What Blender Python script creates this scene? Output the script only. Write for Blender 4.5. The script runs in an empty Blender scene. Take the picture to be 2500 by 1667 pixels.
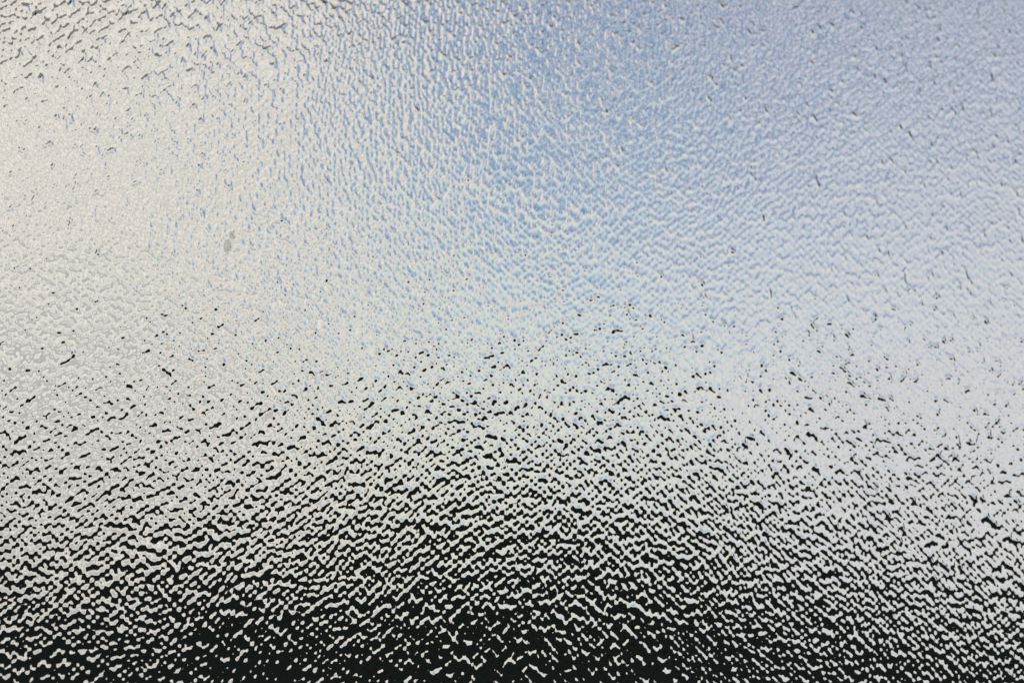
import bpy, math, random
import numpy as np

# ------------------------------------------------------------------ camera, sky, sun, exposure
scene = bpy.context.scene
D2R = math.radians
CAM_D, CAM_Z, PITCH = 0.60, 1.50, 12.0          # distance to the pane, height, tilt upwards
cam = bpy.data.objects.new("camera", bpy.data.cameras.new("camera"))
scene.collection.objects.link(cam)
cam.location = (0.0, -CAM_D, CAM_Z)
cam.rotation_euler = (D2R(90 + PITCH), 0, 0)
cam.data.lens, cam.data.sensor_width = 50, 36
cam.data.clip_start, cam.data.clip_end = 0.02, 20000
scene.camera = cam
cam.data.dof.use_dof = True
cam.data.dof.focus_distance, cam.data.dof.aperture_fstop = 0.585, 6.0

SUN_EL, SUN_AZ = 52.0, -62.0                    # ahead and to the left, above the frame (azimuth from +Y)
world = bpy.data.worlds.new("World")
scene.world = world
world.use_nodes = True
nt = world.node_tree
nt.nodes.clear()
def N(tree, kind, **kw):
    n = tree.nodes.new(kind)
    for k, v in kw.items():
        setattr(n, k, v)
    return n
def mathn(op, a, b=None, c=None, clamp=False, t=nt):
    n = N(t, "ShaderNodeMath", operation=op, use_clamp=clamp)
    for i, v in enumerate((a, b, c)):
        if v is None: continue
        if isinstance(v, (int, float)): n.inputs[i].default_value = v
        else: t.links.new(v, n.inputs[i])
    return n.outputs[0]
def sstep(x, a, b):                             # 0 at a, 1 at b
    n = N(nt, "ShaderNodeMapRange", interpolation_type="SMOOTHSTEP")
    nt.links.new(x, n.inputs[0])
    n.inputs[1].default_value, n.inputs[2].default_value = (a, b) if a < b else (b, a)
    n.inputs[3].default_value, n.inputs[4].default_value = (0, 1) if a < b else (1, 0)
    return n.outputs[0]
def mixc(f, a, b):
    n = N(nt, "ShaderNodeMix", data_type="RGBA")
    for s, v in ((n.inputs[0], f), (n.inputs[6], a), (n.inputs[7], b)):
        if isinstance(v, (int, float)): s.default_value = v
        elif isinstance(v, tuple): s.default_value = (*v, 1)
        else: nt.links.new(v, s)
    return n.outputs[2]
STR = 0.08
def cl(r, g, b):                                # display colour (0-255) -> radiance before the strength
    f = lambda c: ((c / 255 + 0.055) / 1.055) ** 2.4 / STR
    return (f(r), f(g), f(b))
tc = N(nt, "ShaderNodeTexCoord")
sep = N(nt, "ShaderNodeSeparateXYZ")
nt.links.new(tc.outputs["Generated"], sep.inputs[0])
X, Y, Z = sep.outputs
AZ = mathn("MULTIPLY", mathn("ARCTAN2", X, Y), 180 / math.pi)
EL = mathn("MULTIPLY", mathn("ARCSINE", Z), 180 / math.pi)
def noise(scale, detail, loc, stretch=(1, 1, 1)):
    m = N(nt, "ShaderNodeMapping")
    nt.links.new(tc.outputs["Generated"], m.inputs[0])
    m.inputs[1].default_value, m.inputs[3].default_value = loc, stretch
    n = N(nt, "ShaderNodeTexNoise")
    nt.links.new(m.outputs[0], n.inputs["Vector"])
    n.inputs["Scale"].default_value, n.inputs["Detail"].default_value = scale, detail
    n.inputs["Roughness"].default_value = 0.55
    return mathn("SUBTRACT", n.outputs["Fac"], 0.5)
sky = N(nt, "ShaderNodeTexSky", sky_type="NISHITA", sun_disc=False)
sky.sun_elevation, sky.sun_rotation = D2R(SUN_EL), D2R(SUN_AZ)
sky.air_density, sky.dust_density, sky.ozone_density = 1.0, 0.2, 1.5
n1, n2, n3 = noise(2.6, 6, (3.1, 0.4, 1.2), (1, 1, 1.8)), noise(7.0, 5, (0.3, 7.7, 2.2), (1, 1, 1.8)), noise(2.2, 5, (9.0, 3.0, 4.0), (1, 1, 4))
n4 = noise(17, 3, (5.0, 1.0, 2.0), (1, 1, 1.8))
n5 = noise(9, 2, (2.0, 6.0, 8.0), (1, 1, 1.6))
wob = mathn("ADD", mathn("MULTIPLY", n1, 14.0), mathn("MULTIPLY", n2, 6.0))      # degrees of ragged cloud edge
AZw, ELw = mathn("ADD", AZ, wob), mathn("ADD", EL, mathn("MULTIPLY", n2, 8.0))
# low haze lifts the blue towards white near the horizon
tint = N(nt, "ShaderNodeMix", data_type="RGBA", blend_type="MULTIPLY")
tint.inputs[0].default_value = 1.0
tint.inputs[7].default_value = (0.30, 0.78, 1.0, 1)
nt.links.new(sky.outputs[0], tint.inputs[6])
col = mixc(mathn("MULTIPLY", sstep(EL, 24, 9), 0.80), tint.outputs[2], cl(190, 220, 232))
col = mixc(sstep(EL, 17, 8), col, cl(219, 219, 207))
# a gap of blue in broken cloud; other gaps follow the same noise elsewhere
right = mathn("MAXIMUM", sstep(AZw, 1.5, 8), mathn("MULTIPLY", sstep(EL, 9, 17), 0.5))
col = mixc(mathn("MULTIPLY", right, sstep(n4, -0.10, 0.02)), col, mixc(sstep(n5, -0.12, 0.12), cl(196, 194, 206), cl(218, 214, 221)))
left = sstep(AZw, -3.5, -6.5)
col = mixc(mathn("MULTIPLY", left, sstep(n3, -0.34, -0.10)), col, mixc(sstep(n5, -0.16, 0.06), cl(196, 193, 186), cl(235, 227, 221)))
# grey cloud bank low on the left, white sky under it
bank = mathn("MULTIPLY", mathn("MULTIPLY", sstep(ELw, 5.6, 7.4), sstep(ELw, 12.4, 10.2)), sstep(AZw, -6, -9))
col = mixc(mathn("MULTIPLY", bank, 0.85), col, cl(176, 177, 176))
bg = N(nt, "ShaderNodeBackground")
nt.links.new(col, bg.inputs[0])
bg.inputs[1].default_value = STR
out = N(nt, "ShaderNodeOutputWorld")
nt.links.new(bg.outputs[0], out.inputs[0])

sun = bpy.data.objects.new("sun", bpy.data.lights.new("sun", "SUN"))
scene.collection.objects.link(sun)
sun.data.energy, sun.data.angle, sun.data.color = 2.0, D2R(0.53), (1, 0.95, 0.88)
sun.rotation_euler = (D2R(90 - SUN_EL), 0, D2R(180 - SUN_AZ))
scene.view_settings.view_transform, scene.view_settings.look = "Standard", "None"
scene.view_settings.exposure, scene.view_settings.gamma = 0.0, 1.0
scene.cycles.max_bounces = 8
scene.cycles.transmission_bounces = 8

# ------------------------------------------------------------------ helpers
def material(name, base, rough=0.9):
    m = bpy.data.materials.new(name)
    m.use_nodes = True
    b = m.node_tree.nodes["Principled BSDF"]
    b.inputs["Base Color"].default_value = (*base, 1)
    b.inputs["Roughness"].default_value = rough
    b.inputs["Specular IOR Level"].default_value = 0.0
    return m, b
def vary(m, b, c0, c1, scale):
    t = m.node_tree
    n = t.nodes.new("ShaderNodeTexNoise"); n.inputs["Scale"].default_value = scale; n.inputs["Detail"].default_value = 6
    co = t.nodes.new("ShaderNodeTexCoord"); t.links.new(co.outputs["Object"], n.inputs["Vector"])
    r = t.nodes.new("ShaderNodeValToRGB")
    r.color_ramp.elements[0].position, r.color_ramp.elements[1].position = 0.35, 0.65
    r.color_ramp.elements[0].color, r.color_ramp.elements[1].color = (*c0, 1), (*c1, 1)
    t.links.new(n.outputs["Fac"], r.inputs[0]); t.links.new(r.outputs[0], b.inputs["Base Color"])
def mesh_obj(name, verts, faces, mat, parent=None, smooth=False):
    me = bpy.data.meshes.new(name)
    me.from_pydata([tuple(v) for v in verts], [], faces)
    me.validate(); me.update()
    if smooth: me.polygons.foreach_set("use_smooth", [True] * len(me.polygons))
    me.materials.append(mat)
    o = bpy.data.objects.new(name, me)
    scene.collection.objects.link(o)
    o.parent = parent
    return o

# ------------------------------------------------------------------ ground and dark hill outside
mg, bgd = material("dark_ground", (0.008, 0.011, 0.011), 1.0)
vary(mg, bgd, (0.006, 0.009, 0.009), (0.010, 0.013, 0.012), 0.02)
R = 9000.0
ring = [(R * math.cos(a), R * math.sin(a), 0) for a in np.linspace(0, 2 * math.pi, 65)[:-1]]
ground = mesh_obj("ground", ring, [tuple(range(64))], mg)
ground["kind"] = "structure"; ground["label"] = "dark ground seen through the lower edge of the glass"

def ridge(name, dist, deep, pts, mat, label, seed, rough):
    """A long rise of land; pts give the angle of its crest against azimuth, in degrees."""
    rg = np.random.default_rng(seed)
    nx, ny = 200, 40
    hw = dist * 1.0
    xs, ys = np.linspace(-hw, hw, nx), np.linspace(-1, 1, ny)
    ph = rg.uniform(0, 6.28, 12)
    v, f = [], []
    for j in range(ny):
        for x in xs:
            az = math.atan2(x, dist)
            el = np.interp(math.degrees(az), [p[0] for p in pts], [p[1] for p in pts])
            top = dist * math.tan(D2R(el)) / math.cos(az)
            top += rough * sum(math.sin(x / dist * 18 * (k + 1) * 1.37 + ph[k]) / (k + 1) for k in range(12))
            prof = max(0.0, 1 - ys[j] ** 2) ** 0.6
            v.append((x, dist + ys[j] * deep, max(0, top) * prof - 0.5 + rg.normal(0, rough * 0.3) * prof))
    for j in range(ny - 1):
        for i in range(nx - 1):
            a = j * nx + i
            f.append((a, a + 1, a + nx + 1, a + nx))
    o = mesh_obj(name, v, f, mat, smooth=True)
    o["kind"] = "structure"; o["label"] = label
    return o
mh, bh = material("dark_woodland", (0.01, 0.009, 0.008), 1.0)
vary(mh, bh, (0.007, 0.006, 0.005), (0.014, 0.012, 0.010), 0.012)
ridge("hill", 900.0, 200.0, [(-40, 1.0), (-28, 2.2), (-20, 2.6), (-11, 3.2), (-5, 4.7), (0, 5.9), (4, 5.2), (9, 3.4), (14, 2.0), (20, 0.8), (28, 0.3), (40, 0.0)],
      mh, "dark hill seen through the lower half of the glass", 5, 3.0)
ridge("hill", 260.0, 60.0, [(-40, 0.3), (-20, 0.8), (-11, 1.4), (-5, 2.6), (0, 3.3), (5, 2.6), (10, 1.2), (20, 0.2), (40, 0.0)],
      mg, "lower dark green rise at the bottom middle of the glass", 6, 0.5)

# ------------------------------------------------------------------ grey canopy above the glass, outside
mc = bpy.data.materials.new("grey_canopy_sheet"); mc.use_nodes = True
t = mc.node_tree; t.nodes.clear()
tr = t.nodes.new("ShaderNodeBsdfTranslucent"); tr.inputs[0].default_value = (0.17, 0.167, 0.16, 1)
df = t.nodes.new("ShaderNodeBsdfDiffuse"); df.inputs[0].default_value = (0.25, 0.25, 0.24, 1)
ad = t.nodes.new("ShaderNodeAddShader"); mo = t.nodes.new("ShaderNodeOutputMaterial")
t.links.new(tr.outputs[0], ad.inputs[0]); t.links.new(df.outputs[0], ad.inputs[1]); t.links.new(ad.outputs[0], mo.inputs[0])
mt, _ = material("grey_metal", (0.25, 0.25, 0.25), 0.5)
canopy = bpy.data.objects.new("canopy", None); scene.collection.objects.link(canopy)
canopy.location = (0, 0.05, 2.61)
canopy["label"] = "grey canopy sheet above the glass, seen as grey flecks along its top edge"
canopy["category"] = "canopy"
cv, cf = [], []
NC = 24
for i in range(NC + 1):                         # a gently arched sheet sloping down and outwards, lower on the left
    x = -1.6 + 3.2 * i / NC
    for (y, z) in ((0.0, 0.0), (0.45, -0.14), (0.75, -0.29)):
        cv.append((x, y, z + 0.13 * (x / 0.8) + 0.012 * math.cos(i * math.pi)))
for i in range(NC):
    for k in range(2):
        a = i * 3 + k
        cf.append((a, a + 1, a + 4, a + 3))
sheet = mesh_obj("sheet", cv, cf, mc, canopy)

# ------------------------------------------------------------------ the pane of hammered glass
mgl = bpy.data.materials.new("clear_glass"); mgl.use_nodes = True
t = mgl.node_tree; t.nodes.clear()
rf = t.nodes.new("ShaderNodeBsdfRefraction"); rf.inputs["IOR"].default_value = 1.5; rf.inputs["Roughness"].default_value = 0.0
rf.inputs["Color"].default_value = (0.985, 0.995, 0.985, 1)
mo = t.nodes.new("ShaderNodeOutputMaterial"); t.links.new(rf.outputs[0], mo.inputs[0])

PITCH_M = 0.0025                               # spacing of the hammered dimples
THICK = 0.004
zc = CAM_Z + CAM_D * math.tan(D2R(PITCH))
HXL, HXR, ZLO, ZHI = 0.226, 0.256, CAM_Z - 0.030, CAM_Z + 0.313   # the part in view
MX, MZ = 0.10, 0.08
def axis(lo, hi, n, m, margin):
    a = np.linspace(lo, hi, n)
    l = np.linspace(lo - margin, lo, m + 1)[:-1]; r = np.linspace(hi, hi + margin, m + 1)[1:]
    return np.concatenate([l, a, r])
ax = axis(-HXL, HXR, 1400, 40, MX)
az_ = axis(ZLO, ZHI, 930, 30, MZ)
GX, GZ = np.meshgrid(ax, az_)
P, Q = GX / (0.82 * PITCH_M), (GZ - zc) / (1.28 * PITCH_M)        # in units of the spacing

class Field:                                    # smooth band-limited random field on a lattice (periodic, cubic-lerped)
    def __init__(s, seed, n=256): s.t = np.random.default_rng(seed).normal(0, 1, (n, n)); s.n = n
    def __call__(s, x, y):
        xi, yi = np.floor(x).astype(int), np.floor(y).astype(int)
        fx, fy = x - xi, y - yi
        def w(f): return ((1 - f) ** 3 / 6, (3 * f ** 3 - 6 * f ** 2 + 4) / 6, (-3 * f ** 3 + 3 * f ** 2 + 3 * f + 1) / 6, f ** 3 / 6)
        wx, wy = w(fx), w(fy)
        o = np.zeros_like(x)
        for j in range(4):
            for i in range(4):
                o += wx[i] * wy[j] * s.t[(yi + j - 1) % s.n, (xi + i - 1) % s.n]
        return o
# bent coordinates, so that the rows of dimples wander
WP = P + 0.9 * Field(1)(P / 9, Q / 9) + 0.14 * Field(2)(P / 2.6, Q / 2.6)
WQ = Q + 0.9 * Field(3)(P / 9, Q / 9) + 0.14 * Field(4)(P / 2.6, Q / 2.6)
ca, sa_ = math.cos(D2R(92)), math.sin(D2R(92))
WP, WQ = ca * WP - sa_ * WQ, sa_ * WP + ca * WQ     # the rows run nearly upright, neighbours side by side are staggered
rs = np.random.default_rng(11)
NL = 512
H3 = math.sqrt(3) / 2
JIT = 0.155
jx, jy = rs.normal(0, JIT, (NL, NL)), rs.normal(0, JIT, (NL, NL))
sa = np.clip(rs.normal(0, 0.022, (NL, NL)), -0.06, 0.06)       # height of each dome
sk = 1.22 * np.exp(rs.normal(0, 0.15, (NL, NL)))               # its curvature
row0 = np.round(WQ / H3).astype(int)
BETA = 11.5
acc = np.zeros_like(P)
for dj in range(-2, 3):
    r = row0 + dj
    off = 0.5 * (r & 1)
    c0 = np.round(WP - off).astype(int)
    for di in range(-2, 3):
        c = c0 + di
        ri, ci = (r + 200) % NL, (c + 200) % NL
        dx = WP - (c + off + jx[ri, ci]); dy = WQ - (r * H3 + jy[ri, ci])
        acc += np.exp(BETA * (sa[ri, ci] - 0.5 * sk[ri, ci] * (dx * dx + dy * dy)))
H = np.log(acc + 1e-30) / BETA
H += 0.014 * Field(5)(P / 1.15, Q / 1.15) + 0.06 * Field(6)(P / 3.5, Q / 3.5) + 0.15 * Field(8)(P / 11, Q / 11)
H = H * PITCH_M
nz, nxg = P.shape
nv = nz * nxg
co = np.empty((nv, 3), np.float32)
co[:, 0] = GX.ravel(); co[:, 1] = (THICK + H).ravel(); co[:, 2] = GZ.ravel()
idx = np.arange(nv).reshape(nz, nxg)
# perimeter, counted once round, and its copy on the smooth inner face
per = np.concatenate([idx[0, :], idx[1:, -1], idx[-1, -2::-1], idx[-2:0:-1, 0]])
flat = co[per].copy(); flat[:, 1] = 0
co = np.vstack([co, flat])
npz = len(per)
q = np.stack([idx[:-1, :-1], idx[1:, :-1], idx[1:, 1:], idx[:-1, 1:]], -1).reshape(-1, 4)   # outward is +y
k = np.arange(npz); k2 = (k + 1) % npz
rim = np.stack([per[k], per[k2], nv + k2, nv + k], -1)
loops = np.concatenate([q.ravel(), rim.ravel(), nv + k]).astype(np.int32)
nq = len(q) + len(rim)
starts = np.concatenate([np.arange(nq) * 4, [nq * 4]]).astype(np.int32)
me = bpy.data.meshes.new("glass_pane")
me.vertices.add(len(co)); me.vertices.foreach_set("co", co.ravel())
me.loops.add(len(loops)); me.loops.foreach_set("vertex_index", loops)
me.polygons.add(nq + 1); me.polygons.foreach_set("loop_start", starts)
sm = np.zeros(nq + 1, bool); sm[:len(q)] = True
me.polygons.foreach_set("use_smooth", sm)
me.update(calc_edges=True)
me.validate()
me.materials.append(mgl)
pane = bpy.data.objects.new("glass_pane", me)
scene.collection.objects.link(pane)
pane["label"] = "clear hammered privacy glass pane with dimpled surface filling the view"
pane["category"] = "glass pane"

# small grey specks stuck to the inner face
ms = bpy.data.materials.new("grey_dirt"); ms.use_nodes = True
t = ms.node_tree; t.nodes.clear()
tr = t.nodes.new("ShaderNodeBsdfTransparent"); tl = t.nodes.new("ShaderNodeBsdfTranslucent"); df = t.nodes.new("ShaderNodeBsdfDiffuse")
tl.inputs[0].default_value = (0.92, 0.92, 0.90, 1); df.inputs[0].default_value = (0.75, 0.75, 0.73, 1)
nz_ = t.nodes.new("ShaderNodeTexNoise"); nz_.inputs["Scale"].default_value = 420
tco = t.nodes.new("ShaderNodeTexCoord"); t.links.new(tco.outputs["Object"], nz_.inputs["Vector"])
mr = t.nodes.new("ShaderNodeMapRange"); mr.inputs[1].default_value, mr.inputs[2].default_value = 0.25, 0.75
mr.inputs[3].default_value, mr.inputs[4].default_value = 0.25, 0.50
t.links.new(nz_.outputs["Fac"], mr.inputs[0])
m1 = t.nodes.new("ShaderNodeMixShader"); m2 = t.nodes.new("ShaderNodeMixShader"); mo = t.nodes.new("ShaderNodeOutputMaterial")
m1.inputs[0].default_value = 0.5
t.links.new(tl.outputs[0], m1.inputs[1]); t.links.new(df.outputs[0], m1.inputs[2])
t.links.new(mr.outputs[0], m2.inputs[0]); t.links.new(tr.outputs[0], m2.inputs[1]); t.links.new(m1.outputs[0], m2.inputs[2])
t.links.new(m2.outputs[0], mo.inputs[0])
YAW = D2R(8.0)                                  # the pane stands slightly turned: its right side is farther away
def on_pane(u, v):                              # photograph pixel -> place on the inner face
    x, z = (u - 1250) / 3472, (833.5 - v) / 3472
    c, s_ = math.cos(D2R(PITCH)), math.sin(D2R(PITCH))
    d = (x, c - s_ * z, s_ + c * z)
    k_ = CAM_D / (d[1] - d[0] * math.tan(YAW))
    return d[0] * k_ / math.cos(YAW), CAM_Z + d[2] * k_
rsp = random.Random(4)
for (u, v, w, h, tilt, lab) in ((556, 602, 3.4, 6.4, -0.15, "largest pale grey speck, left of the middle"), (566, 575, 2.2, 4.2, 0.5, None), (1768, 785, 2.4, 3.3, 0.1, None), (2140, 1188, 2.0, 4.4, -0.2, None)):
    x0, z0 = on_pane(u, v)
    vs, fs = [(0, -0.0005, 0)], []
    n = 18
    for rr, yy in ((0.6, -0.0004), (1.0, -0.00005)):
        for i in range(n):
            a = 2 * math.pi * i / n
            q_ = rr * (1 + 0.10 * math.sin(2 * a + u) + rsp.uniform(-0.07, 0.07))
            px, pz = 0.0005 * w * q_ * math.cos(a), 0.0005 * h * q_ * math.sin(a)
            vs.append((px * math.cos(tilt) - pz * math.sin(tilt), yy, px * math.sin(tilt) + pz * math.cos(tilt)))
    for i in range(n):
        j = (i + 1) % n
        fs.append((0, 1 + i, 1 + j)); fs.append((1 + i, 1 + n + i, 1 + n + j, 1 + j))
    sp = mesh_obj("speck", vs, fs, ms, pane, smooth=True)
    sp.location = (x0, 0, z0)
    if lab: sp["label"] = lab
pane.rotation_euler = (0, 0, YAW)
